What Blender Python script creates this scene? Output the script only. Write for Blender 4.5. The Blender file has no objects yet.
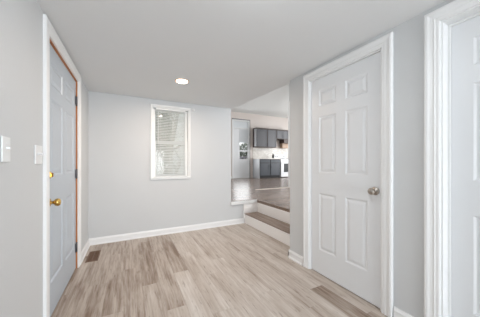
import bpy, bmesh, math, random
from mathutils import Vector, Matrix

S = bpy.context.scene
C = S.collection
PI = math.pi

# ------------------------------------------------------------------ camera
cam_d = bpy.data.cameras.new('camera')
cam = bpy.data.objects.new('camera', cam_d)
C.objects.link(cam)
cam.location = (0, 0, 1.1508)
cam.rotation_euler = (PI / 2, 0, -math.radians(27.188))
cam_d.sensor_fit = 'HORIZONTAL'
cam_d.sensor_width = 36
cam_d.lens = 36 * 215.23 / 480
cam_d.shift_y = 4.21 / 480
cam_d.clip_start = 0.02
cam_d.clip_end = 200
S.camera = cam

# ------------------------------------------------------------------ world
W = bpy.data.worlds.new('overcast_sky')
S.world = W
W.use_nodes = True
_bg = W.node_tree.nodes['Background']
_bg.inputs['Color'].default_value = (0.96, 0.98, 1.0, 1)
_bg.inputs['Strength'].default_value = 0.95

S.view_settings.view_transform = 'Standard'
S.view_settings.look = 'None'
S.view_settings.gamma = 1
S.view_settings.use_curve_mapping = False
S.view_settings.exposure = 0.69


def area(name, loc, direction, sx, sy, power, col=(1, 1, 1), spread=180):
    d = bpy.data.lights.new(name, 'AREA')
    d.shape = 'RECTANGLE'
    d.size, d.size_y = sx, sy
    d.energy = power
    d.color = col
    d.spread = math.radians(spread)
    o = bpy.data.objects.new(name, d)
    C.objects.link(o)
    o.location = loc
    o.rotation_euler = Vector(direction).to_track_quat('-Z', 'Y').to_euler()
    return o


# unseen fill lights added to brighten both rooms; the kitchen one is glazed-door daylight
area('fill_behind_camera', (0.80, -4.1, 1.1), (-.06, 1, 0.20), 1.5, 1.7, 112, (0.90, 0.95, 1.0))  # added frontal fill, no window here
area('fill_living', (8.6, 5.6, 2.0), (-1, 0, -0.05), 3.5, 2.4, 120, (0.97, 0.98, 1.0))  # added fill from the open right side
area('fill_side', (4.3, 2.2, 2.2), (0.05, 1, -0.02), 2.2, 2.2, 60, (0.97, 0.98, 1.0))  # added fill for faces turned towards the hall
area('daylight_kitchen_window', (4.7, 8.85, 1.9), (0, -1, -0.15), 0.8, 2.0, 8, (0.95, 0.98, 1.0))


# ------------------------------------------------------------------ materials
def new_mat(name):
    m = bpy.data.materials.new(name)
    m.use_nodes = True
    nt = m.node_tree
    return m, nt, nt.nodes['Principled BSDF']


def srgb(r, g, b):
    def f(v):
        v /= 255
        return v / 12.92 if v <= .04045 else ((v + .055) / 1.055) ** 2.4
    return (f(r), f(g), f(b), 1)


def paint(name, col, rough=.5, var=.02, scale=6, bump=.02, bscale=220, metal=0, spec=.5):
    m, nt, b = new_mat(name)
    N, L = nt.nodes, nt.links
    tc = N.new('ShaderNodeTexCoord')
    n = N.new('ShaderNodeTexNoise')
    n.inputs['Scale'].default_value = scale
    n.inputs['Detail'].default_value = 3
    L.new(tc.outputs['Object'], n.inputs['Vector'])
    r = N.new('ShaderNodeMixRGB')
    r.inputs['Color1'].default_value = tuple(c * (1 - var) for c in col[:3]) + (1,)
    r.inputs['Color2'].default_value = tuple(min(1, c * (1 + var)) for c in col[:3]) + (1,)
    L.new(n.outputs['Fac'], r.inputs['Fac'])
    L.new(r.outputs['Color'], b.inputs['Base Color'])
    b.inputs['Roughness'].default_value = rough
    b.inputs['Metallic'].default_value = metal
    b.inputs['Specular IOR Level'].default_value = spec
    if bump:
        n2 = N.new('ShaderNodeTexNoise')
        n2.inputs['Scale'].default_value = bscale
        L.new(tc.outputs['Object'], n2.inputs['Vector'])
        bp = N.new('ShaderNodeBump')
        bp.inputs['Strength'].default_value = bump
        bp.inputs['Distance'].default_value = .002
        L.new(n2.outputs['Fac'], bp.inputs['Height'])
        L.new(bp.outputs['Normal'], b.inputs['Normal'])
    return m


def planks_mat(name, dark, mid, light, axis='Y', rough=.35, spec=.5):
    """vinyl plank: each plank carries its own tone (red) and grain seed (green) in a face attribute"""
    m, nt, b = new_mat(name)
    N, L = nt.nodes, nt.links
    tc = N.new('ShaderNodeTexCoord')
    at = N.new('ShaderNodeAttribute')
    at.attribute_name = 'plank'
    sp = N.new('ShaderNodeSeparateColor')
    L.new(at.outputs['Color'], sp.inputs['Color'])
    seed = N.new('ShaderNodeMath')
    seed.operation = 'MULTIPLY'
    seed.inputs[1].default_value = 60
    L.new(sp.outputs['Green'], seed.inputs[0])

    def noise(sc, detail, rgh, dist=0.0):
        mp = N.new('ShaderNodeMapping')
        mp.inputs['Scale'].default_value = sc if axis == 'Y' else (sc[1], sc[0], sc[2])
        L.new(tc.outputs['Object'], mp.inputs['Vector'])
        n = N.new('ShaderNodeTexNoise')
        n.noise_dimensions = '4D'
        n.inputs['Scale'].default_value = 1
        n.inputs['Detail'].default_value = detail
        n.inputs['Roughness'].default_value = rgh
        n.inputs['Distortion'].default_value = dist
        L.new(mp.outputs['Vector'], n.inputs['Vector'])
        L.new(seed.outputs[0], n.inputs['W'])
        return n
    n1 = noise((54, 2.6, 1), 7, .66, .35)      # long grain streaks
    n2 = noise((12, 1.8, 1), 4, .55, .4)        # broad cloudy cathedral marks
    n3 = noise((60, 9, 1), 4, .6)             # short dark flecks
    mx = N.new('ShaderNodeMix')
    mx.data_type = 'FLOAT'
    mx.inputs[0].default_value = .5
    L.new(n1.outputs['Fac'], mx.inputs[2])
    L.new(n2.outputs['Fac'], mx.inputs[3])
    ad = N.new('ShaderNodeMath')
    ad.operation = 'ADD'
    L.new(mx.outputs[0], ad.inputs[0])
    tn = N.new('ShaderNodeMath')
    tn.operation = 'MULTIPLY_ADD'
    tn.inputs[1].default_value = .5
    tn.inputs[2].default_value = -.25
    L.new(sp.outputs['Red'], tn.inputs[0])
    L.new(tn.outputs[0], ad.inputs[1])
    cr = N.new('ShaderNodeValToRGB')
    e = cr.color_ramp.elements
    e[0].position, e[0].color = .31, dark
    e[1].position, e[1].color = .69, light
    k = e.new(.48)
    k.color = mid
    L.new(ad.outputs[0], cr.inputs['Fac'])
    fl = N.new('ShaderNodeValToRGB')
    fe = fl.color_ramp.elements
    fe[0].position, fe[0].color = .30, (.62, .58, .54, 1)
    fe[1].position, fe[1].color = .42, (1, 1, 1, 1)
    L.new(n3.outputs['Fac'], fl.inputs['Fac'])
    mu = N.new('ShaderNodeMixRGB')
    mu.blend_type = 'MULTIPLY'
    mu.inputs['Fac'].default_value = .9
    L.new(cr.outputs['Color'], mu.inputs['Color1'])
    L.new(fl.outputs['Color'], mu.inputs['Color2'])
    L.new(mu.outputs['Color'], b.inputs['Base Color'])
    b.inputs['Roughness'].default_value = rough
    b.inputs['Specular IOR Level'].default_value = spec
    bp = N.new('ShaderNodeBump')
    bp.inputs['Strength'].default_value = .08
    bp.inputs['Distance'].default_value = .002
    L.new(n1.outputs['Fac'], bp.inputs['Height'])
    L.new(bp.outputs['Normal'], b.inputs['Normal'])
    return m


def emit(name, col, strength):
    m, nt, b = new_mat(name)
    b.inputs['Base Color'].default_value = (.8, .8, .8, 1)
    b.inputs['Emission Color'].default_value = col
    b.inputs['Emission Strength'].default_value = strength
    return m


def glass_mat(name, tint=(.97, .975, .97, 1), refl=.12):
    m, nt, b = new_mat(name)
    N, L = nt.nodes, nt.links
    out = N['Material Output']
    N.remove(b)
    t = N.new('ShaderNodeBsdfTransparent')
    t.inputs['Color'].default_value = tint
    g = N.new('ShaderNodeBsdfGlossy')
    g.inputs['Roughness'].default_value = .03
    fr = N.new('ShaderNodeFresnel')
    fr.inputs['IOR'].default_value = 1.45
    mx = N.new('ShaderNodeMixShader')
    L.new(fr.outputs['Fac'], mx.inputs['Fac'])
    L.new(t.outputs[0], mx.inputs[1])
    L.new(g.outputs[0], mx.inputs[2])
    L.new(mx.outputs[0], out.inputs['Surface'])
    return m


def sheer_mat(name, col, through=.5):
    m, nt, b = new_mat(name)
    N, L = nt.nodes, nt.links
    out = N['Material Output']
    N.remove(b)
    d = N.new('ShaderNodeBsdfDiffuse')
    d.inputs['Color'].default_value = col
    t = N.new('ShaderNodeBsdfTranslucent')
    t.inputs['Color'].default_value = col
    mx = N.new('ShaderNodeMixShader')
    mx.inputs['Fac'].default_value = through
    L.new(d.outputs[0], mx.inputs[1])
    L.new(t.outputs[0], mx.inputs[2])
    L.new(mx.outputs[0], out.inputs['Surface'])
    return m


M_WALL = paint('wall_paint_grey', srgb(204, 206, 207), .55, .012, 3, .03)
M_WALLK = paint('wall_paint_kitchen', srgb(214, 205, 199), .55, .015, 3, .03)
M_CEIL = paint('ceiling_paint', srgb(229, 231, 232), .8, .012, 4, .12, 90)
M_CEILK = paint('ceiling_paint_white', srgb(225, 226, 225), .8, .01, 4, .08, 90)
M_TRIM = paint('white_trim_enamel', srgb(234, 235, 235), .35, .008, 8, .01)
M_TRIM_LIT = paint('white_trim_lit', srgb(247, 246, 245), .4, .006, 8, .01)  # trim white lightened so risers and partition casing look better lit
M_DOOR = paint('white_door_enamel', srgb(225, 227, 229), .38, .008, 8, .02, 60)
M_ENTRY = paint('blue_grey_door_paint', srgb(184, 193, 202), .38, .012, 8, .02, 60)
M_JAMB = paint('stained_wood_jamb', srgb(176, 112, 62), .5, .12, 30, .05, 80)
M_BRASS = paint('polished_brass', srgb(206, 170, 98), .24, .04, 12, 0, metal=1)
M_NICKEL = paint('satin_nickel', srgb(172, 164, 156), .28, .04, 12, 0, metal=1)
M_STEEL = paint('dark_hinge_steel', srgb(92, 92, 96), .4, .05, 20, 0, metal=.8)
M_PLATE = paint('white_switch_plastic', srgb(229, 230, 230), .35, .005, 8, 0)
M_VENT = paint('brown_register_enamel', srgb(112, 84, 64), .45, .05, 20, 0)
M_DARK = paint('painted_shade', srgb(38, 32, 28), .8, .05, 20, 0)  # shade below the register louvres, put into a dark colour
M_VINYL = paint('window_vinyl', srgb(236, 238, 238), .35, .006, 8, 0)
M_BLIND = sheer_mat('blind_vinyl', srgb(236, 238, 237), .5)
M_SHEER = sheer_mat('sheer_shade', srgb(232, 234, 236), .55)
M_GLASS = glass_mat('window_glass')
M_FLOOR = planks_mat('greige_plank', srgb(130, 110, 94), srgb(185, 173, 162), srgb(216, 209, 202), 'Y', .42, .4)
M_FLOORU = planks_mat('raised_room_plank', srgb(80, 66, 58), srgb(118, 102, 92), srgb(150, 136, 126), 'X', .26, .5)
M_TREAD = planks_mat('tread_plank', srgb(108, 90, 78), srgb(148, 131, 119), srgb(184, 170, 158), 'Y', .4, .4)
M_GROOVE = paint('plank_groove', srgb(140, 124, 112), .7, .05, 20, 0)
M_CAB = paint('slate_cabinet_paint', srgb(80, 80, 84), .4, .03, 10, .01)
M_CABB = paint('blue_slate_cabinet_paint', srgb(68, 73, 80), .4, .03, 10, .01)
M_CABK = paint('charcoal_cabinet_carcass', srgb(40, 42, 48), .5, .05, 12, .01)
M_CABW = paint('espresso_cabinet_edge', srgb(66, 52, 48), .45, .06, 16, .02)
M_CABSIDE = paint('pale_cabinet_end', srgb(190, 192, 196), .3, .03, 10, .01)
M_KICK = paint('black_toe_kick', srgb(26, 26, 28), .6, .05, 10, 0)
M_COUNTER = paint('pale_speckled_counter', srgb(226, 220, 212), .3, .08, 60, 0)
M_APPL = paint('white_appliance_enamel', srgb(236, 237, 238), .25, .005, 8, 0)
M_BLACKG = paint('black_oven_glass', srgb(12, 12, 14), .45, .02, 10, 0)
M_TAN = paint('tan_hood_panel', srgb(176, 148, 126), .45, .12, 40, 0)
M_SIDING = paint('white_siding', srgb(225, 228, 228), .6, .04, 4, .02)
M_GRASS = paint('winter_grass', srgb(168, 172, 156), .9, .2, 6, .1, 40)
M_BARK = paint('grey_bark', srgb(188, 186, 180), .9, .2, 12, .2, 30)
M_LEAF = paint('evergreen_leaf', srgb(92, 104, 88), .8, .3, 9, .2, 20)
M_LEAFP = paint('pale_evergreen_leaf', srgb(168, 174, 166), .8, .35, 6, .2, 20)
M_PORCH = paint('grey_porch_paint', srgb(140, 138, 148), .6, .05, 8, .02)
M_LAMPW = emit('warm_lamp_glow', (1.0, .90, .78, 1), 5.0)
M_LAMPC = emit('cool_lamp_glow', (.92, .965, 1.0, 1), 18.0)
M_LTRIM = paint('lamp_trim_warm_lit', srgb(238, 206, 182), .4, .01, 8, 0)  # the lamp's warm glow on the ring is put into its colour


def tiles_mat():
    m, nt, b = new_mat('speckled_backsplash_tile')
    N, L = nt.nodes, nt.links
    tc = N.new('ShaderNodeTexCoord')
    mp = N.new('ShaderNodeMapping')
    mp.inputs['Rotation'].default_value = (PI / 2, 0, 0)
    L.new(tc.outputs['Object'], mp.inputs['Vector'])
    br = N.new('ShaderNodeTexBrick')
    br.inputs['Scale'].default_value = 5
    br.inputs['Color1'].default_value = srgb(232, 228, 222)
    br.inputs['Color2'].default_value = srgb(206, 200, 192)
    br.inputs['Mortar'].default_value = srgb(192, 188, 182)
    br.inputs['Mortar Size'].default_value = .015
    L.new(mp.outputs['Vector'], br.inputs['Vector'])
    L.new(br.outputs['Color'], b.inputs['Base Color'])
    b.inputs['Roughness'].default_value = .3
    return m


M_TILE = tiles_mat()


# ------------------------------------------------------------------ mesh helpers
def box(bm, x0, x1, y0, y1, z0, z1, mi=0):
    v = [bm.verts.new(p) for p in ((x0, y0, z0), (x1, y0, z0), (x1, y1, z0), (x0, y1, z0),
                                   (x0, y0, z1), (x1, y0, z1), (x1, y1, z1), (x0, y1, z1))]
    out = []
    for q in ((0, 3, 2, 1), (4, 5, 6, 7), (0, 1, 5, 4), (1, 2, 6, 5), (2, 3, 7, 6), (3, 0, 4, 7)):
        f = bm.faces.new([v[i] for i in q])
        f.material_index = mi
        out.append(f)
    return out


def lathe(bm, prof, origin, axis='Z', seg=24, mi=0):
    """revolve (radius, along) about an axis through origin"""
    O = Vector(origin)
    rings = []
    for r, a in prof:
        ring = []
        for k in range(seg):
            t = 2 * PI * k / seg
            c, s = r * math.cos(t), r * math.sin(t)
            p = {'Z': (c, s, a), 'X': (a, c, s), 'Y': (s, a, c)}[axis]
            ring.append(bm.verts.new(O + Vector(p)))
        rings.append(ring)
    for A, B in zip(rings, rings[1:]):
        for k in range(seg):
            f = bm.faces.new((A[k], A[(k + 1) % seg], B[(k + 1) % seg], B[k]))
            f.smooth = True
            f.material_index = mi
    bm.faces.new(list(reversed(rings[0]))).material_index = mi
    bm.faces.new(rings[-1]).material_index = mi


def obj(name, bm, mats, parent=None, bevel=0, seg=2, loc=None):
    bmesh.ops.recalc_face_normals(bm, faces=bm.faces)
    me = bpy.data.meshes.new(name)
    bm.to_mesh(me)
    bm.free()
    for m in (mats if isinstance(mats, (list, tuple)) else [mats]):
        me.materials.append(m)
    o = bpy.data.objects.new(name, me)
    C.objects.link(o)
    if parent:
        o.parent = parent
    if loc is not None:
        o.location = loc
    if bevel:
        b = o.modifiers.new('bevel', 'BEVEL')
        b.width, b.segments, b.limit_method = bevel, seg, 'ANGLE'
        b.angle_limit = math.radians(50)
    return o


def boxes(name, lst, mats, parent=None, bevel=0, loc=None):
    bm = bmesh.new()
    for b in lst:
        box(bm, *b)
    return obj(name, bm, mats, parent, bevel, loc=loc)


def tag(o, label, cat, group=None, kind=None):
    o['label'] = label
    o['category'] = cat
    if group:
        o['group'] = group
    if kind:
        o['kind'] = kind
    return o


def thing(name, label, cat, loc=(0, 0, 0), rz=0, group=None, kind=None):
    o = bpy.data.objects.new(name, None)
    o.empty_display_size = .1
    C.objects.link(o)
    o.location = loc
    o.rotation_euler = (0, 0, rz)
    return tag(o, label, cat, group, kind)


def sub(o, label):
    o['label'] = label
    return o


def wall_with_holes(bm, axis, a0, a1, t0, t1, z0, z1, holes):
    """wall along axis with thickness t0..t1; holes = [(a,b,zlo,zhi)] sorted along a"""
    def bx(p, q, lo, hi):
        if q - p < 1e-6 or hi - lo < 1e-6:
            return
        if axis == 'X':
            box(bm, p, q, t0, t1, lo, hi)
        else:
            box(bm, t0, t1, p, q, lo, hi)
    cur = a0
    for (p, q, lo, hi) in holes:
        bx(cur, p, z0, z1)
        bx(p, q, z0, lo)
        bx(p, q, hi, z1)
        cur = q
    bx(cur, a1, z0, z1)


# ------------------------------------------------------------------ dimensions
XL, YB, XR, H = -.5066, 3.6273, 1.735, 2.148
XE = 1.675            # free end of the back wall
YE = 2.05             # free end of the right wall
WT = .115
UF = .420             # floor level of the raised room
YK, HK = 9.0, 3.51    # kitchen wall and ceiling of the raised room
YR = -4.2             # back of the modelled hall, behind the camera
D1 = (1.935, 2.915, 2.045)     # entry door opening along left wall
D2 = (.972, 1.735, 2.040)      # white door opening along right wall
D3 = (-.15, .630, 2.040)       # second white door opening
WIN = (.318, .893, .912, 2.040)
DK = (4.25, 5.10, UF, 3.13)    # tall glazed opening in kitchen wall


# ------------------------------------------------------------------ floors of planks
def plank_floor(name, mat, rect, axis, width, length, seed, zt, fixed=(), edge0=None, label=None, thick=.004, tone=None):
    """rect=(x0,x1,y0,y1); planks run along axis; fixed = {(row): [(start,end,tone)]}"""
    rnd = random.Random(seed)
    x0, x1, y0, y1 = rect
    bm = bmesh.new()
    lay = bm.loops.layers.float_color.new('plank')
    box(bm, x0, x1, y0, y1, zt - .05, zt - thick, 1)
    if axis == 'Y':
        a0, a1, b0, b1 = x0, x1, y0, y1
    else:
        a0, a1, b0, b1 = y0, y1, x0, x1
    start = edge0 if edge0 is not None else a0
    k0 = math.floor((a0 - start) / width)
    g = .0004
    row = k0
    while start + row * width < a1:
        p, q = max(a0, start + row * width), min(a1, start + (row + 1) * width)
        fx = sorted(fixed.get(row, [])) if fixed else []
        segs = []
        cur = b0 - rnd.random() * length
        if fx:
            cur = fx[0][0]
            while cur > b0:
                cur -= length
            pos = cur
            for (s, e, t) in fx:
                while pos < s - 1e-4:
                    n = min(s, pos + length)
                    segs.append((pos, n, None))
                    pos = n
                segs.append((s, e, t))
                pos = e
            while pos < b1:
                segs.append((pos, pos + length, None))
                pos += length
        else:
            while cur < b1:
                segs.append((cur, cur + length, None))
                cur += length
        for (s, e, t) in segs:
            s, e = max(s, b0), min(e, b1)
            if e - s < .01:
                continue
            m = (p + q) / 2
            if t is None:
                t = rnd.uniform(.45, .56)
                if tone:
                    t += tone(m, (s + e) / 2)
            sd = rnd.random()
            if axis == 'Y':
                fs = box(bm, p + g, q - g, s + g, e - g, zt - thick, zt)
            else:
                fs = box(bm, s + g, e - g, p + g, q - g, zt - thick, zt)
            for f in fs:
                for l in f.loops:
                    l[lay] = (min(1, max(0, t)), sd, 0, 1)
        row += 1
    o = obj(name, bm, [mat, M_GROOVE])
    o['kind'] = 'structure'
    return o


fixed = {0: [(1.09, 2.31, .66), (2.31, 3.53, .30)],  # odd dark planks, plus left-to-right lightening painted in for floor glare
         -1: [(1.75, 2.97, .38)], -2: [(2.2, 3.42, .33)],
         -3: [(1.4, 2.62, .36)], -4: [(1.9, 3.12, .34)], -5: [(1.2, 2.42, .36)], -6: [(2, 3.22, .36)],
         1: [(1.55, 2.77, .55)], 2: [(.9, 2.12, .57)], 3: [(1.2, 2.42, .55)], 4: [(1.6, 2.82, .54)],
         7: [(.23, 1.45, .24), (1.45, 2.67, .54)], 8: [(-.2, 1.02, .40), (1.02, 2.24, .46)]}
fl = plank_floor('floor', M_FLOOR, (XL - .12, 1.96, YR, YB), 'Y', .15, 1.22, 5, 0, fixed, .41, tone=lambda x, y: -.09 if x < .5 else .03)  # glare put into plank tone: left rows darker, the rest lighter
tag(fl, 'greige wood-look plank floor of the lower hall', 'floor', kind='structure')

fu = plank_floor('floor_raised', M_FLOORU, (2.235, 8.8, 2.06, YK), 'X', .15, 1.22, 9, UF, None, None)
tag(fu, 'darker glossy plank floor of the raised room beyond the steps', 'floor', kind='structure')
fe = plank_floor('floor_landing', M_FLOORU, (XE + .005, 2.235, YB + .02, YK), 'X', .15, 1.22, 19, UF, None, 2.06)
tag(fe, 'strip of raised plank floor behind the low white kerb', 'floor', kind='structure')

# ------------------------------------------------------------------ shell
bm = bmesh.new()
wall_with_holes(bm, 'Y', YR, YB + WT, XL - WT, XL, -.05, 2.4, [(D1[0], D1[1], -.05, D1[2])])
tag(obj('wall_left', bm, M_WALL), 'pale grey left wall with the entry door', 'wall', kind='structure')

tag(boxes('wall_front', [(XL - WT, XR + WT, YR - WT, YR, -.05, 2.4)], M_WALL), 'pale grey end wall of the hall behind the camera', 'wall', kind='structure')

bm = bmesh.new()
wall_with_holes(bm, 'X', XL, XE, YB, YB + WT, -.05, HK + .1, [WIN])
box(bm, XE, 2.235, YB, YB + .02, -.05, UF - .05)
tag(obj('wall_back', bm, M_WALL), 'pale grey back wall with the window', 'wall', kind='structure')

bm = bmesh.new()
wall_with_holes(bm, 'Y', YR, YE, XR, XR + WT, -.05, HK + .1, [(D3[0], D3[1], -.05, D3[2]), (D2[0], D2[1], -.05, D2[2])])
tag(obj('wall_right', bm, M_WALL), 'pale grey right wall with two white doors', 'wall', kind='structure')

# low ceiling of the hall, its free edge running above the steps
bm = bmesh.new()
pts = [(XL, YR), (XR, YR), (XR, YE), (XR + .06, YE), (XE + .02, YB), (XL, YB)]
lo = [bm.verts.new((x, y, H)) for x, y in pts]
hi = [bm.verts.new((x, y, H + .14)) for x, y in pts]
bm.faces.new(lo)
bm.faces.new(hi)
for i in range(len(pts)):
    j = (i + 1) % len(pts)
    bm.faces.new((lo[i], lo[j], hi[j], hi[i]))
tag(obj('ceiling', bm, M_CEIL), 'low flat grey ceiling of the hall', 'ceiling', kind='structure')

bm = bmesh.new()
pts = [(XR - .06, YE), (XR + .06, YE), (XE + .02, YB), (XE - .10, YB)]
lo = [bm.verts.new((x, y, H + .14)) for x, y in pts]
hi = [bm.verts.new((x, y, HK)) for x, y in pts]
bm.faces.new(lo)
bm.faces.new(hi)
for i in range(4):
    j = (i + 1) % 4
    bm.faces.new((lo[i], lo[j], hi[j], hi[i]))
tag(obj('wall_header', bm, M_WALL), 'wall over the wide opening above the steps', 'wall', kind='structure')

tag(boxes('ceiling_raised', [(XE - .12, 9.0, YE - .1, YK + WT, HK, HK + .1)], M_CEILK),
    'high white ceiling of the raised room', 'ceiling', kind='structure')

bm = bmesh.new()
wall_with_holes(bm, 'X', XE - WT, 9.0, YK, YK + WT, -.3, HK, [DK])
tag(obj('wall_kitchen', bm, M_WALLK), 'beige far kitchen wall behind the cabinets', 'wall', kind='structure')
tag(boxes('wall_wing', [(XE - WT, XE, YB + WT, YK, -.3, HK)], [M_SIDING]),
    'side wall of the raised room past the back wall', 'wall', kind='structure')
tag(boxes('wall_stairwell', [(XR + WT, 9.0, YE - .12, YE, -.05, HK)], M_WALL),
    'wall beside the steps behind the right wall', 'wall', kind='structure')
# stub partition between living area and kitchen with a white cased end
tag(boxes('wall_partition', [(4.22, 9.0, 4.9, 5.02, UF, HK)], M_WALL),
    'partition wall end between raised room and kitchen', 'wall', kind='structure')
tag(boxes('trim_partition', [(4.195, 4.22, 4.885, 5.035, UF, 2.96), (4.22, 4.36, 4.885, 4.90, UF, 2.96), (4.22, 4.36, 5.02, 5.035, UF, 2.96)], M_TRIM_LIT, bevel=.004),
    'white casing on the partition end beyond the steps', 'trim', kind='structure')


# ------------------------------------------------------------------ trim
def base_run(bm, axis, a0, a1, face, sgn, h=.095, t=.014, z=0):
    """moulded skirting: stepped profile plus shoe, standing on a face"""
    prof = [(0, 0), (t + .008, 0), (t + .008, .012), (t, .020), (t, h - .022), (t - .004, h - .014), (t - .008, h), (0, h)]
    A = []
    B = []
    for d, zz in prof:
        o = face + sgn * d
        if axis == 'X':
            A.append(bm.verts.new((a0, o, z + zz)))
            B.append(bm.verts.new((a1, o, z + zz)))
        else:
            A.append(bm.verts.new((o, a0, z + zz)))
            B.append(bm.verts.new((o, a1, z + zz)))
    n = len(prof)
    for i in range(n):
        j = (i + 1) % n
        bm.faces.new((A[i], A[j], B[j], B[i]))
    bm.faces.new(A)
    bm.faces.new(B)


bm = bmesh.new()
base_run(bm, 'Y', D1[1] + .098, YB, XL, 1)
base_run(bm, 'Y', YR, D1[0] - .098, XL, 1)
tag(obj('baseboard_left', bm, M_TRIM), 'white baseboard on the left wall', 'baseboard', kind='structure')
bm = bmesh.new()
base_run(bm, 'X', XL, 1.945, YB, -1)
tag(obj('baseboard_back', bm, M_TRIM), 'white baseboard along the back wall', 'baseboard', kind='structure')
bm = bmesh.new()
base_run(bm, 'Y', D2[1] + .083, YE + .014, XR, -1)
base_run(bm, 'X', XR - .014, XR + WT, YE, 1)
base_run(bm, 'Y', D3[1] + .083, D2[0] - .083, XR, -1)
base_run(bm, 'Y', YR, D3[0] - .083, XR, -1)
tag(obj('baseboard_right', bm, M_TRIM), 'white baseboard on the right wall', 'baseboard', kind='structure')
bm = bmesh.new()
base_run(bm, 'X', XE, DK[0] - .06, YK, -1, z=UF)
tag(obj('baseboard_kitchen', bm, M_TRIM), 'white baseboard at the far kitchen wall', 'baseboard', kind='structure')

# ------------------------------------------------------------------ steps
RX1, RX2, TZ = 1.958, 2.235, .186
st = thing('stairs', 'two white risers and a plank tread leading up to the raised room', 'steps', (RX1, YE, 0), kind='structure')


def local(lst, o):
    x, y, z = o.location
    return [(a - x, b - x, c - y, d - y, e - z, f - z) + tuple(r) for (a, b, c, d, e, f, *r) in lst]


boxes('riser', local([(RX1, RX1 + .02, YE + .016, YB, 0, TZ - .0125)], st), M_TRIM_LIT, st, .002)
boxes('riser', local([(RX2, RX2 + .02, YE + .016, YB, TZ, UF - .0135)], st), M_TRIM_LIT, st, .002)
# tread : one plank pair with rounded nose
bm = bmesh.new()
lay = bm.loops.layers.float_color.new('plank')
for i, (a, b, t) in enumerate(((RX1 - .012, RX1 + .13, .42), (RX1 + .1315, RX2, .5))):
    for f in box(bm, a - RX1, b - RX1, .016, YB - YE - .016, TZ - .012, TZ):
        for l in f.loops:
            l[lay] = (t, .3 + .3 * i, 0, 1)
obj('tread', bm, M_TREAD, st, .004)
bm = bmesh.new()
lay = bm.loops.layers.float_color.new('plank')
for f in box(bm, RX2 - .010 - RX1, RX2 - RX1 - .0005, .016, YB - YE + .0, UF - .013, UF + .001):
    for l in f.loops:
        l[lay] = (.30, .7, 0, 1)
obj('nosing', bm, M_TREAD, st, .004)
bm = bmesh.new()
lay = bm.loops.layers.float_color.new('plank')
for f in box(bm, XE - .004 - RX1, RX2 - .011 - RX1, YB - .004 - YE, YB + .0195 - YE, UF + .0065, UF + .011):
    for l in f.loops:
        l[lay] = (.1, .2, 0, 1)
obj('nosing', bm, M_TREAD, st, .001)
# white skirt panel against the back wall and kerb cap on top of it
boxes('skirt_board', local([(RX1 - .02, RX2, YB - .016, YB - .0005, .09, UF - .055),
                            (RX1 - .02, RX2, YB - .024, YB - .0165, TZ + .02, TZ + .105)], st), M_TRIM_LIT, st, .003)
boxes('trim_kerb', [(XE - .008, RX2 - .002, YB - .030, YB + .018, UF - .052, UF + .006)], M_TRIM, bevel=.004)
tag(bpy.data.objects['trim_kerb'], 'white kerb cap along the edge of the raised floor', 'trim', kind='structure')
tag(boxes('trim_threshold', [(3.02, 4.19, 4.92, 4.985, UF + .0005, UF + .011)], paint('pale_threshold', srgb(208, 199, 189), .35, .05, 20, 0), bevel=.004),
    'pale threshold strip across the raised plank floor', 'trim', kind='structure')


# ------------------------------------------------------------------ casings and doors
CPROF = [(0, 0), (0, .011), (.006, .014), (.020, .014), (.026, .017), (.034, .015), (.050, .017), (.060, .021), (.072, .021), (.080, .016), (.080, 0)]


def casing(name, y0, y1, top, x, sgn, mat, parent, w=.08, z0=0.0):
    """mitred moulding round three sides of an opening in a wall of constant x; local to parent"""
    k = w / .08
    bm = bmesh.new()
    cols = []
    for d, t in CPROF:
        d *= k
        X = x + sgn * t
        cols.append([bm.verts.new(p) for p in ((X, y0 - d, z0), (X, y0 - d, top + d), (X, y1 + d, top + d), (X, y1 + d, z0))])
    n = len(cols)
    for i in range(n):
        A, B = cols[i], cols[(i + 1) % n]
        for j in range(3):
            bm.faces.new((A[j], A[j + 1], B[j + 1], B[j]))
    bm.faces.new([c[0] for c in cols])
    bm.faces.new([c[3] for c in cols])
    return obj(name, bm, mat, parent)


def panel_slab(name, width, height, thick, mat, parent, loc, sgn):
    """six-panel door leaf in local Y (width) / Z; faces +-X"""
    s, m = .108, .098
    pw = (width - 2 * s - m) / 2
    ys = [0, s, s + pw, s + pw + m, s + 2 * pw + m, width]
    hs = [0, .245, .835, 1.045, 1.630, 1.735, 1.905, height]
    hs = [h * height / 2.03 for h in hs[:-1]] + [height]
    bm = bmesh.new()

    def face_side(x, sg):
        for i in range(5):
            for j in range(7):
                a, b, c, d = ys[i], ys[i + 1], hs[j], hs[j + 1]
                if i in (1, 3) and j in (1, 3, 5):
                    loops = []
                    for ins, dep in ((0, 0), (.004, .002), (.012, .007), (.020, .0075), (.042, .0015), (.046, .001)):
                        X = x - sg * dep
                        loops.append([bm.verts.new(p) for p in ((X, a + ins, c + ins), (X, b - ins, c + ins), (X, b - ins, d - ins), (X, a + ins, d - ins))])
                    for A, B in zip(loops, loops[1:]):
                        for k in range(4):
                            bm.faces.new((A[k], A[(k + 1) % 4], B[(k + 1) % 4], B[k]))
                    bm.faces.new(loops[-1])
                else:
                    bm.faces.new([bm.verts.new(p) for p in ((x, a, c), (x, b, c), (x, b, d), (x, a, d))])
    face_side(0, sgn)
    face_side(-sgn * thick, -sgn)
    X2 = -sgn * thick
    for q in (((0, 0, 0), (X2, 0, 0), (X2, width, 0), (0, width, 0)), ((0, 0, height), (X2, 0, height), (X2, width, height), (0, width, height)),
              ((0, 0, 0), (X2, 0, 0), (X2, 0, height), (0, 0, height)), ((0, width, 0), (X2, width, 0), (X2, width, height), (0, width, height))):
        bm.faces.new([bm.verts.new(p) for p in q])
    bmesh.ops.remove_doubles(bm, verts=bm.verts, dist=1e-5)
    return obj(name, bm, mat, parent, loc=loc)


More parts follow.
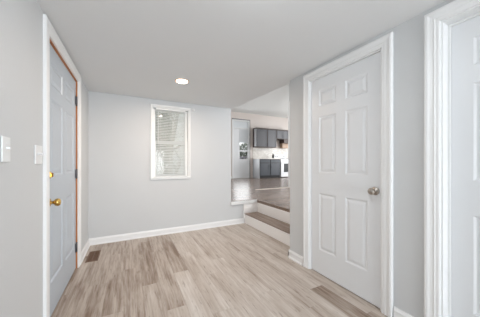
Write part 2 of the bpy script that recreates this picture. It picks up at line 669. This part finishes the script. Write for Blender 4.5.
def knob(parent, loc, sgn, mat, name='door_knob', ball=.027):
    bm = bmesh.new()
    P = [(.0335, 0), (.0335, .004), (.029, .009), (.014, .011), (.011, .016), (.011, .028), (.016, .033), (ball * .86, .039), (ball, .050), (ball * .97, .058), (ball * .78, .066), (ball * .45, .070), (.006, .071)]
    lathe(bm, [(r, sgn * a) for r, a in P], (0, 0, 0), 'X', 28)
    return obj(name, bm, mat, parent, loc=loc)


def jamb_boxes(y0, y1, top, xa, xb):
    """jamb boards lining an opening: two sides and head (local)"""
    t = .016
    return [(xa, xb, y0, y0 + t, 0, top), (xa, xb, y1 - t, y1, 0, top), (xa, xb, y0 + t, y1 - t, top - t, top)]


# entry door (left wall)
d1 = thing('door_1', 'blue-grey six-panel entry door with brass knob in the left wall', 'door', (XL, D1[0], 0), kind='structure')
w1 = D1[1] - D1[0]
boxes('door_jamb', jamb_boxes(.0005, w1 - .0005, D1[2] - .0005, -WT, .0), M_JAMB, d1)
sub(boxes('door_stop', [(-.072, -.060, .0165, .030, 0, D1[2] - .017), (-.072, -.060, w1 - .03, w1 - .0165, 0, D1[2] - .017), (-.072, -.060, .03, w1 - .03, D1[2] - .03, D1[2] - .017)], M_JAMB, d1), 'stained wooden stop')
casing('door_casing', 0.005, w1 - .005, D1[2] - .005, 0, 1, M_TRIM, d1, .09)
slab1 = panel_slab('door_leaf', w1 - .038, D1[2] - .028, .044, M_ENTRY, d1, (-.012, .019, .010), 1)
sub(slab1, 'blue-grey painted door leaf')
sub(knob(d1, (-.012, .074, .862), 1, M_BRASS, ball=.028), 'brass knob')
bm = bmesh.new()
lathe(bm, [(.029, 0), (.029, .004), (.024, .012), (.020, .014)], (0, 0, 0), 'X', 28)
box(bm, .014, .028, -.004, .004, -.014, .014)
sub(obj('deadbolt', bm, M_BRASS, d1, loc=(-.012, .074, 1.062)), 'brass deadbolt thumb-turn')
for hz in (.235, 1.03, 1.82):
    bm = bmesh.new()
    lathe(bm, [(.0075, -.052), (.0075, .052)], (0, 0, 0), 'Z', 14)
    box(bm, -.004, .0, -.045, 0, -.045, .045)
    sub(obj('hinge', bm, M_STEEL, d1, loc=(-.0045, w1 - .0185, hz)), 'dark steel hinge')
boxes('threshold', [(-WT, -.020, .017, w1 - .017, 0, .009)], M_VENT, d1, .002)


def white_door(name, label, D, recess, knob_at=None, knob_side=0, hole=None):
    w = D[1] - D[0]
    d = thing(name, label, 'door', (XR, D[0], 0), kind='structure')
    boxes('door_jamb', jamb_boxes(.0005, w - .0005, D[2] - .0005, 0, WT), M_TRIM, d)
    casing('door_casing', 0.005, w - .005, D[2] - .005, 0, -1, M_TRIM, d, .08)
    panel_slab('door_leaf', w - .038, D[2] - .028, .036, M_DOOR, d, (recess, .019, .009), -1)
    sx = recess + .037 if recess < .04 else recess - .014
    boxes('door_stop', [(sx, sx + .012, .0165, .030, 0, D[2] - .017), (sx, sx + .012, w - .03, w - .0165, 0, D[2] - .017), (sx, sx + .012, .03, w - .03, D[2] - .03, D[2] - .017)], M_TRIM, d)
    if knob_at:
        sub(knob(d, (recess, knob_at, .925), -1, M_NICKEL), 'satin nickel knob')
    return d


white_door('door_2', 'white six-panel door with nickel knob beside the steps', D2, .012, .064)
white_door('door_3', 'white recessed six-panel door cut by the right edge of the photo', D3, .078, .064)

# ------------------------------------------------------------------ window in back wall
wx0, wx1, wz0, wz1 = WIN
wn = thing('window_1', 'white double-hung window in the back wall', 'window', (wx0, YB, wz0), kind='structure')
ww, wh = wx1 - wx0, wz1 - wz0
bm = bmesh.new()
# picture-frame casing: four mitred sides
cols = []
for d, t in CPROF:
    d = d * .028 / .08
    cols.append([bm.verts.new((x, -t, z)) for x, z in ((-d, -d), (ww + d, -d), (ww + d, wh + d), (-d, wh + d))])
for i in range(len(cols)):
    A, B = cols[i], cols[(i + 1) % len(cols)]
    for j in range(4):
        bm.faces.new((A[j], A[(j + 1) % 4], B[(j + 1) % 4], B[j]))
obj('window_casing', bm, M_VINYL, wn)
boxes('window_sill', [(-.026, ww + .026, -.026, .05, -.010, .006)], M_VINYL, wn, .004)
boxes('window_jamb', [(.0005, .014, .001, .11, .006, wh - .001), (ww - .014, ww - .0005, .001, .11, .006, wh - .001), (.014, ww - .014, .001, .11, wh - .014, wh - .001)], M_VINYL, wn)


def sash(name, z0, z1, y, parent):
    a, b = .015, ww - .015
    s = boxes(name, [(a, a + .042, y, y + .028, z0, z1), (b - .042, b, y, y + .028, z0, z1),
                     (a + .042, b - .042, y, y + .028, z0, z0 + .045), (a + .042, b - .042, y, y + .028, z1 - .038, z1)], M_VINYL, parent, .003)
    g = boxes('pane', [(a + .040, b - .040, y + .012, y + .016, z0 + .043, z1 - .036)], M_GLASS, s)
    return s


sash('sash', wh * .50 - .02, wh - .016, .075, wn)
sash('sash', .008, wh * .50 + .02, .044, wn)

bl = thing('window_blind', 'white slatted mini blind lowered in the back wall window', 'blind', (wx0 + .055, YB + .022, wz0))
bw = ww - .11
boxes('head_rail', [(.0, bw, -.014, .014, wh - .042, wh - .016)], M_VINYL, bl, .003)
bm = bmesh.new()
nsl = 42
for i in range(nsl):
    z = .030 + (wh - .085) * i / (nsl - 1)
    a = math.radians(45)
    c, s = .0115 * math.cos(a), .0115 * math.sin(a)
    rows = []
    for u, zb in ((-1, 0), (0, .0022), (1, 0)):
        rows.append([bm.verts.new((xx, u * c, z + u * s + zb)) for xx in (.003, bw - .003)])
    for A, B in zip(rows, rows[1:]):
        bm.faces.new((A[0], A[1], B[1], B[0]))
so = obj('slats', bm, M_BLIND, bl)
sm = so.modifiers.new('thick', 'SOLIDIFY')
sm.thickness = .0008
boxes('bottom_rail', [(.002, bw - .002, -.012, .012, .008, .022)], M_VINYL, bl, .003)
for x in (.07, bw - .07):
    boxes('ladder_cord', [(x - .001, x + .001, -.0135, -.012, .02, wh - .042)], M_VINYL, bl)
bm = bmesh.new()
lathe(bm, [(.004, 0), (.004, .55)], (.035, -.018, wh - .60), 'Z', 10)
obj('tilt_wand', bm, M_VINYL, bl)

# small sensor beside window
bm = bmesh.new()
lathe(bm, [(.024, 0), (.024, -.012), (.020, -.020), (.008, -.023)], (0, 0, 0), 'Y', 24)
tag(obj('wall_sensor', bm, M_PLATE, loc=(.975, YB, 2.045)), 'small round white sensor on the back wall beside the window top', 'sensor')


# ------------------------------------------------------------------ tall glazed opening in kitchen wall
kx0, kx1, kz0, kz1 = DK
kw, kh = kx1 - kx0, kz1 - kz0
wk = thing('door_4', 'tall white glazed patio door in the far kitchen wall', 'door', (kx0, YK, kz0), kind='structure')
boxes('door_frame', [(-.045, .03, -.02, .09, 0, kh + .03), (kw - .03, kw + .03, -.02, .09, 0, kh + .03), (.03, kw - .03, -.02, .09, kh - .03, kh + .03),
                     (.03, kw - .03, -.01, .09, 2.33, 2.375)], M_TRIM, wk, .003)
sub(boxes('frame_edge', [(kw + .03, kw + .062, -.03, -.001, 0, kh + .045), (-.045, kw + .062, -.03, -.001, kh + .03, kh + .075)],
          paint('grey_frame_edge', srgb(128, 126, 128), .5, .05, 8, 0), wk), 'grey outer edge of the frame')
boxes('transom_pane', [(.03, kw - .03, .04, .046, 2.375, kh - .03)], M_SHEER, wk)
tl = boxes('door_leaf', [(.03, .36, .01, .05, 0.005, 2.33), (kw - .07, kw - .03, .01, .05, .005, 2.33),
                    (.36, kw - .07, .01, .05, .005, .90), (.36, kw - .07, .01, .05, 2.26, 2.33), (.36, kw - .07, .01, .05, 1.26, 1.32)], M_DOOR, wk, .003)
boxes('pane', [(.36, kw - .07, .026, .032, .90, 1.26), (.36, kw - .07, .026, .032, 1.32, 2.26)], M_GLASS, tl)
boxes('panel_moulding', [(.40, kw - .11, .004, .0095, .12, .78)], M_DOOR, tl, .003)
tag(boxes('roller_shade', [(kx0 + .355, kx1 - .065, YK - .004, YK + .0, kz0 + 1.70, kz0 + 2.29), (kx0 + .355, kx1 - .065, YK - .012, YK + .006, kz0 + 1.68, kz0 + 1.70)], M_SHEER),
    'white roller shade half lowered on the glazed patio door', 'shade')

# ------------------------------------------------------------------ switches, register, lamps
def switch(loc, label, gangs=(0,), hw=.036):
    t = thing('light_switch', label, 'light switch', loc, group='toggle switches on the left wall')
    boxes('cover_plate', [(0, .007, -hw, hw, -.058, .058)], M_PLATE, t, .003)
    for g, z in [(g, z) for g in gangs for z in (-.03, .03)]:
        if z > 0:
            boxes('toggle', [(.006, .020, g - .005, g + .005, .0, .012)], M_PLATE, t, .002)
        bm = bmesh.new()
        lathe(bm, [(.003, .006), (.003, .0076), (.001, .008)], (0, 0, 0), 'X', 10)
        obj('screw', bm, M_PLATE, t, loc=(0, g, z))
    return t


switch((XL, 1.365, 1.212), 'white toggle switch at the left edge, farther from the entry door')
switch((XL, 1.764, 1.200), 'white double toggle switch right beside the entry door casing', (-.023, .023), .058)

rg = thing('floor_register', 'brown metal floor register beside the entry door', 'floor vent', (-.392, 3.18, 0))
boxes('frame', [(-.062, .062, -.165, -.150, .0005, .006), (-.062, .062, .150, .165, .0005, .006), (-.062, -.048, -.15, .15, .0005, .006), (.048, .062, -.15, .15, .0005, .006)], M_VENT, rg, .001)
lv = [(-.048 + .0, .048, y, y + .0055, .0012, .005) for y in [-.148 + .0118 * i for i in range(26)]]
lv += [(-.004, .004, -.15, .15, .0012, .0052)]
boxes('louvres', lv, M_VENT, rg)
sub(boxes('duct', [(-.048, .048, -.15, .15, .0004, .0010)], M_DARK, rg), 'dark sheet painted as shade under the louvres')


def downlight(name, loc, r, label, mat, trim, power, col, drop=.006):
    t = thing(name, label, 'ceiling light', loc)
    bm = bmesh.new()
    prof = [(r * .80, -.001), (r * .80, -drop * .7), (r * .84, -drop), (r * .96, -drop), (r, -drop * .5), (r, -.0005)]
    lathe(bm, prof, (0, 0, 0), 'Z', 40)
    obj('trim_ring', bm, trim, t)
    bm = bmesh.new()
    lathe(bm, [(r * .80, -drop - .0002), (r * .79, -drop - .003), (r * .4, -drop - .006), (.004, -drop - .0065)], (0, 0, 0), 'Z', 40)
    obj('lens', bm, mat, t)
    d = bpy.data.lights.new(name + '_bulb', 'AREA')
    d.shape = 'DISK'
    d.size = r * 1.6
    d.energy = power
    d.color = col
    o = bpy.data.objects.new(name + '_bulb', d)
    C.objects.link(o)
    o.parent = t
    o.location = (0, 0, -drop - .012)
    return t


downlight('recessed_light', (.571, 2.66, H), .083, 'round warm recessed light nearer the back wall window', M_LAMPW, M_LTRIM, 9, (1.0, .80, .64))
t = thing('flush_ceiling_light', 'white domed flush ceiling light just above the top edge of the photo', 'ceiling light', (.46, .76, H))
bm = bmesh.new()
lathe(bm, [(.02, -.0005), (.150, -.0005), (.155, -.010), (.155, -.028), (.145, -.032), (.02, -.032)], (0, 0, 0), 'Z', 40)
obj('base_plate', bm, M_PLATE, t)
bm = bmesh.new()
lathe(bm, [(.143, -.0325), (.140, -.055), (.122, -.082), (.090, -.101), (.048, -.112), (.004, -.115)], (0, 0, 0), 'Z', 40)
obj('glass_dome', bm, M_LAMPC, t)

# ------------------------------------------------------------------ kitchen
CX0 = 5.32
FB = YK - .60      # base front
FU = YK - .33      # wall cabinet front


def shaker(name, x0, x1, z0, z1, yf, parent, mat):
    bm = bmesh.new()
    g, w = .004, .055
    a, b, c, d = x0 + g, x1 - g, z0 + g, z1 - g
    box(bm, a, a + w, yf - .02, yf - .0005, c, d)
    box(bm, b - w, b, yf - .02, yf - .0005, c, d)
    box(bm, a + w, b - w, yf - .02, yf - .0005, c, c + w)
    box(bm, a + w, b - w, yf - .02, yf - .0005, d - w, d)
    box(bm, a + w, b - w, yf - .010, yf - .0005, c + w, d - w)
    return obj(name, bm, mat, parent)


def pull(parent, x, z, yf, vertical):
    l = .07
    bm = bmesh.new()
    if vertical:
        box(bm, x - .005, x + .005, yf - .05, yf - .042, z - l, z + l)
        for s in (-1, 1):
            box(bm, x - .004, x + .004, yf - .042, yf - .0205, z + s * l * .8 - .004, z + s * l * .8 + .004)
    else:
        box(bm, x - l, x + l, yf - .05, yf - .042, z - .005, z + .005)
        for s in (-1, 1):
            box(bm, x + s * l * .8 - .004, x + s * l * .8 + .004, yf - .042, yf - .0205, z - .004, z + .004)
    return obj('handle', bm, M_STEEL, parent)


def base_cab(x0, x1, label, hinge, side=False):
    t = thing('base_cabinet', label, 'cabinet', (x0, FB, UF), group='slate base cabinets')
    w = x1 - x0
    e = .0006
    boxes('body', [(e, w - e, 0, .594, .11, .905)], M_CABK, t)
    sub(boxes('toe_kick', [(e, w - e, .03, .594, 0.0008, .11)], M_KICK, t), 'black toe kick')
    if side:
        sub(boxes('end_panel', [(-.012, 0, .0, .594, .0008, .905)], M_CABSIDE, t), 'pale glossy end panel')
    dr = shaker('drawer', .02, w - .02, .735, .89, 0, t, M_CABB)
    pull(dr, w / 2, .81, 0, False)
    d = shaker('door', .02, w - .02, .135, .71, 0, t, M_CABB)
    pull(d, .06 if hinge else w - .06, .56, 0, True)
    return t


base_cab(CX0 + .012, CX0 + .60, 'slate base cabinet at the counter end nearer the glazed door', 0, True)
base_cab(CX0 + .60, CX0 + 1.19, 'slate base cabinet between its twin and the white range', 1)
tag(boxes('countertop', [(CX0 - .015, CX0 + 1.19, FB - .03, YK - .002, UF + .906, UF + .948)], M_COUNTER, bevel=.006),
    'pale countertop over the slate base cabinets', 'countertop')
tag(boxes('trim_backsplash', [(CX0, 8.2, YK - .014, YK - .0005, UF + .949, UF + 1.470)], M_TILE),
    'speckled pale tile backsplash above the counter', 'backsplash', kind='structure')


def wall_cab(x0, x1, z0, z1, label, doors, side=False):
    t = thing('wall_cabinet', label, 'cabinet', (x0, FU, z0), group='grey wall cabinets')
    w, h = x1 - x0, z1 - z0
    boxes('body', [(.0006, w - .0006, 0, .326, 0, h)], M_CABW, t)
    boxes('crown', [(.0006, w - .0006, -.03, .326, h + .0005, h + .045)], M_CABW, t, .004)
    if side:
        sub(boxes('end_panel', [(-.012, 0, -.001, .19, .03, h)], M_CABSIDE, t), 'pale end panel')
    n = doors
    for i in range(n):
        d = shaker('door', .02 + (w - .04) * i / n, .02 + (w - .04) * (i + 1) / n, .03, h - .02, 0, t, M_CAB)
        pull(d, (.012 + (w - .024) * (i + 1) / n - .04) if i == 0 else (.012 + (w - .024) * i / n + .04), .12, 0, True)
    return t


UZ0, UZ1 = 1.895, 2.765
wall_cab(CX0, CX0 + .625, UZ0, UZ1, 'grey wall cabinet nearest the glazed door', 1, True)
wall_cab(CX0 + .627, CX0 + 1.165, UZ0, UZ1, 'grey wall cabinet in the middle of the row', 1)
wall_cab(CX0 + 1.167, CX0 + 1.96, 2.335, UZ1, 'short grey wall cabinet above the range hood', 2)

rh = thing('range_hood', 'dark range hood with tan lower panel over the white range', 'range hood', (6.82, YK - .33, 1.88))
boxes('canopy', [(.10, .50, -.05, .325, .26, .453)], M_CABW, rh, .006)
sub(boxes('lower_panel', [(.12, .48, .10, .310, .02, .26)], M_TAN, rh, .004), 'tan lower panel')

RGX0 = CX0 + 1.225
rg2 = thing('kitchen_range', 'white freestanding range with black oven window', 'range', (RGX0, FB - .02, UF))
rw = .76
boxes('body', [(0, rw, 0.03, .60, .03, .895)], M_APPL, rg2, .004)
for x in (.05, rw - .05):
    for y in (.08, .55):
        bm = bmesh.new()
        lathe(bm, [(.018, 0.001), (.018, .035)], (x, y, 0), 'Z', 10)
        sub(obj('foot', bm, M_KICK, rg2), 'black levelling foot')
dd = boxes('oven_door', [(.008, rw - .008, 0, .029, .22, .80)], M_APPL, rg2, .006)
sub(boxes('oven_window', [(.17, rw - .17, -.003, -.0002, .27, .69)], M_BLACKG, dd), 'black oven window')
boxes('handle', [(.06, rw - .06, -.055, -.035, .725, .745), (.08, .10, -.036, 0, .728, .742), (rw - .10, rw - .08, -.036, 0, .728, .742)], M_APPL, dd, .003)
boxes('storage_drawer', [(.008, rw - .008, 0, .029, .045, .205)], M_APPL, rg2, .006)
ct = boxes('cooktop', [(-.001, rw + .001, -.005, .56, .896, .915)], M_APPL, rg2, .004)
for x in (.2, rw - .2):
    for y in (.15, .42):
        bm = bmesh.new()
        lathe(bm, [(.095, 0), (.095, .018), (.08, .024), (.02, .024)], (x, y, .916), 'Z', 20)
        sub(obj('burner', bm, M_KICK, ct), 'black burner coil')
bg = boxes('backguard', [(0, rw, .545, .60, .896, 1.16)], M_APPL, rg2, .008)
for x in (.09, .19, rw - .19, rw - .09):
    bm = bmesh.new()
    lathe(bm, [(.022, 0), (.022, -.012), (.016, -.024), (.006, -.025)], (x, .5445, 1.06), 'Y', 16)
    sub(obj('knob', bm, M_STEEL, bg), 'dark control knob')
bm = bmesh.new()
lathe(bm, [(.038, 0), (.040, .01), (.040, .13), (.032, .16), (.016, .18), (.015, .215), (.018, .22), (.018, .23)], (0, 0, 0), 'Z', 20)
tag(obj('bottle', bm, M_KICK, loc=(6.32, YK - .27, UF + .949)), 'dark bottle on the pale kitchen countertop', 'bottle')

# ------------------------------------------------------------------ outdoors
tag(boxes('ground', [(-30, 30, YB + .5, 60, -.45, -.40)], M_GRASS), 'pale winter lawn outside the windows', 'ground', kind='structure')


def tree(x, y, h, r, seed, label, lean=.06):
    rnd = random.Random(seed)
    cu = bpy.data.curves.new('bare_tree', 'CURVE')
    cu.dimensions = '3D'
    cu.bevel_depth = 1
    cu.bevel_resolution = 2
    cu.resolution_u = 4

    def branch(p, d, length, rad, depth):
        n = 6
        sp = cu.splines.new('POLY')
        sp.points.add(n - 1)
        pts = []
        q = Vector(p)
        dd = Vector(d).normalized()
        for i in range(n):
            rr = rad * (1 - .75 * i / (n - 1))
            sp.points[i].co = (q.x, q.y, q.z, 1)
            sp.points[i].radius = rr
            pts.append((q.copy(), rr))
            dd = (dd + Vector((rnd.uniform(-.2, .2), rnd.uniform(-.2, .2), rnd.uniform(-.02, .15)))).normalized()
            q = q + dd * length / (n - 1)
        if depth > 0:
            for i in range(1, n):
                for _ in range(2 if depth > 1 else 2):
                    a = rnd.uniform(0, 2 * PI)
                    e = rnd.uniform(.25, .9)
                    nd = Vector((math.cos(a), math.sin(a), e))
                    branch(pts[i][0], nd, length * rnd.uniform(.32, .5), pts[i][1] * .55, depth - 1)
    branch((0, 0, 0), (lean, 0, 1), h, r, 3)
    tmp = bpy.data.objects.new('tmp', cu)
    me = bpy.data.meshes.new_from_object(tmp)
    bpy.data.objects.remove(tmp)
    bpy.data.curves.remove(cu)
    me.name = 'bare_tree'
    me.materials.clear()
    me.materials.append(M_BARK)
    o = bpy.data.objects.new('bare_tree', me)
    C.objects.link(o)
    o.location = (x, y, -.42)
    return tag(o, label, 'tree')


tree(1.25, 7.0, 4.8, .10, 8, 'bare grey tree seen through the back wall window', .02)


def shrub(x, y, h, r, seed, label, leaf=M_LEAF, n=5200, big=1.0, name='shrub'):
    rnd = random.Random(seed)
    bm = bmesh.new()
    for i in range(n):
        u, v = rnd.uniform(0, 2 * PI), math.acos(rnd.uniform(-1, 1))
        k = rnd.random() ** .35
        p = Vector((r * k * math.sin(v) * math.cos(u), r * k * math.sin(v) * math.sin(u), h / 2 + h / 2 * k * math.cos(v)))
        s = rnd.uniform(.05, .11) * big
        R = Matrix.Rotation(rnd.uniform(0, 6.28), 3, Vector((rnd.uniform(-1, 1), rnd.uniform(-1, 1), rnd.uniform(-1, 1))).normalized())
        vs = [bm.verts.new(p + R @ Vector(q)) for q in ((-s, 0, 0), (0, -s * .4, 0), (s, 0, 0), (0, s * .4, 0))]
        bm.faces.new(vs)
    for i in range(7):
        a = i * .9
        lathe(bm, [(.02, 0), (.008, h * .7)], (.1 * math.cos(a), .1 * math.sin(a), 0), 'Z', 6, 1)
    return tag(obj(name, bm, [leaf, M_BARK], loc=(x, y, -.4)), label, 'shrub')


shrub(6.9, 12.4, 2.9, 1.1, 4, 'dark evergreen shrub seen through the glazed patio door')
shrub(1.55, 13.5, 6.2, 2.0, 11, 'pale grey-green evergreen seen through the back wall window', M_LEAFP, 9000, 1.3)
pr = thing('porch_railing', 'grey porch railing seen low through the glazed patio door', 'railing', (4.3, 10.1, UF - .1))
boxes('deck', [(-1, 3.4, -.95, .15, -.12, 0)], M_PORCH, pr)
boxes('rail', [(-1, 3.4, -.03, .03, 1.1, 1.16), (-1, 3.4, -.02, .02, .12, .17)], M_PORCH, pr)
for i in range(20):
    boxes('baluster', [(-.95 + i * .225, -.95 + i * .225 + .12, -.015, .015, .17, 1.1)], M_PORCH, pr)
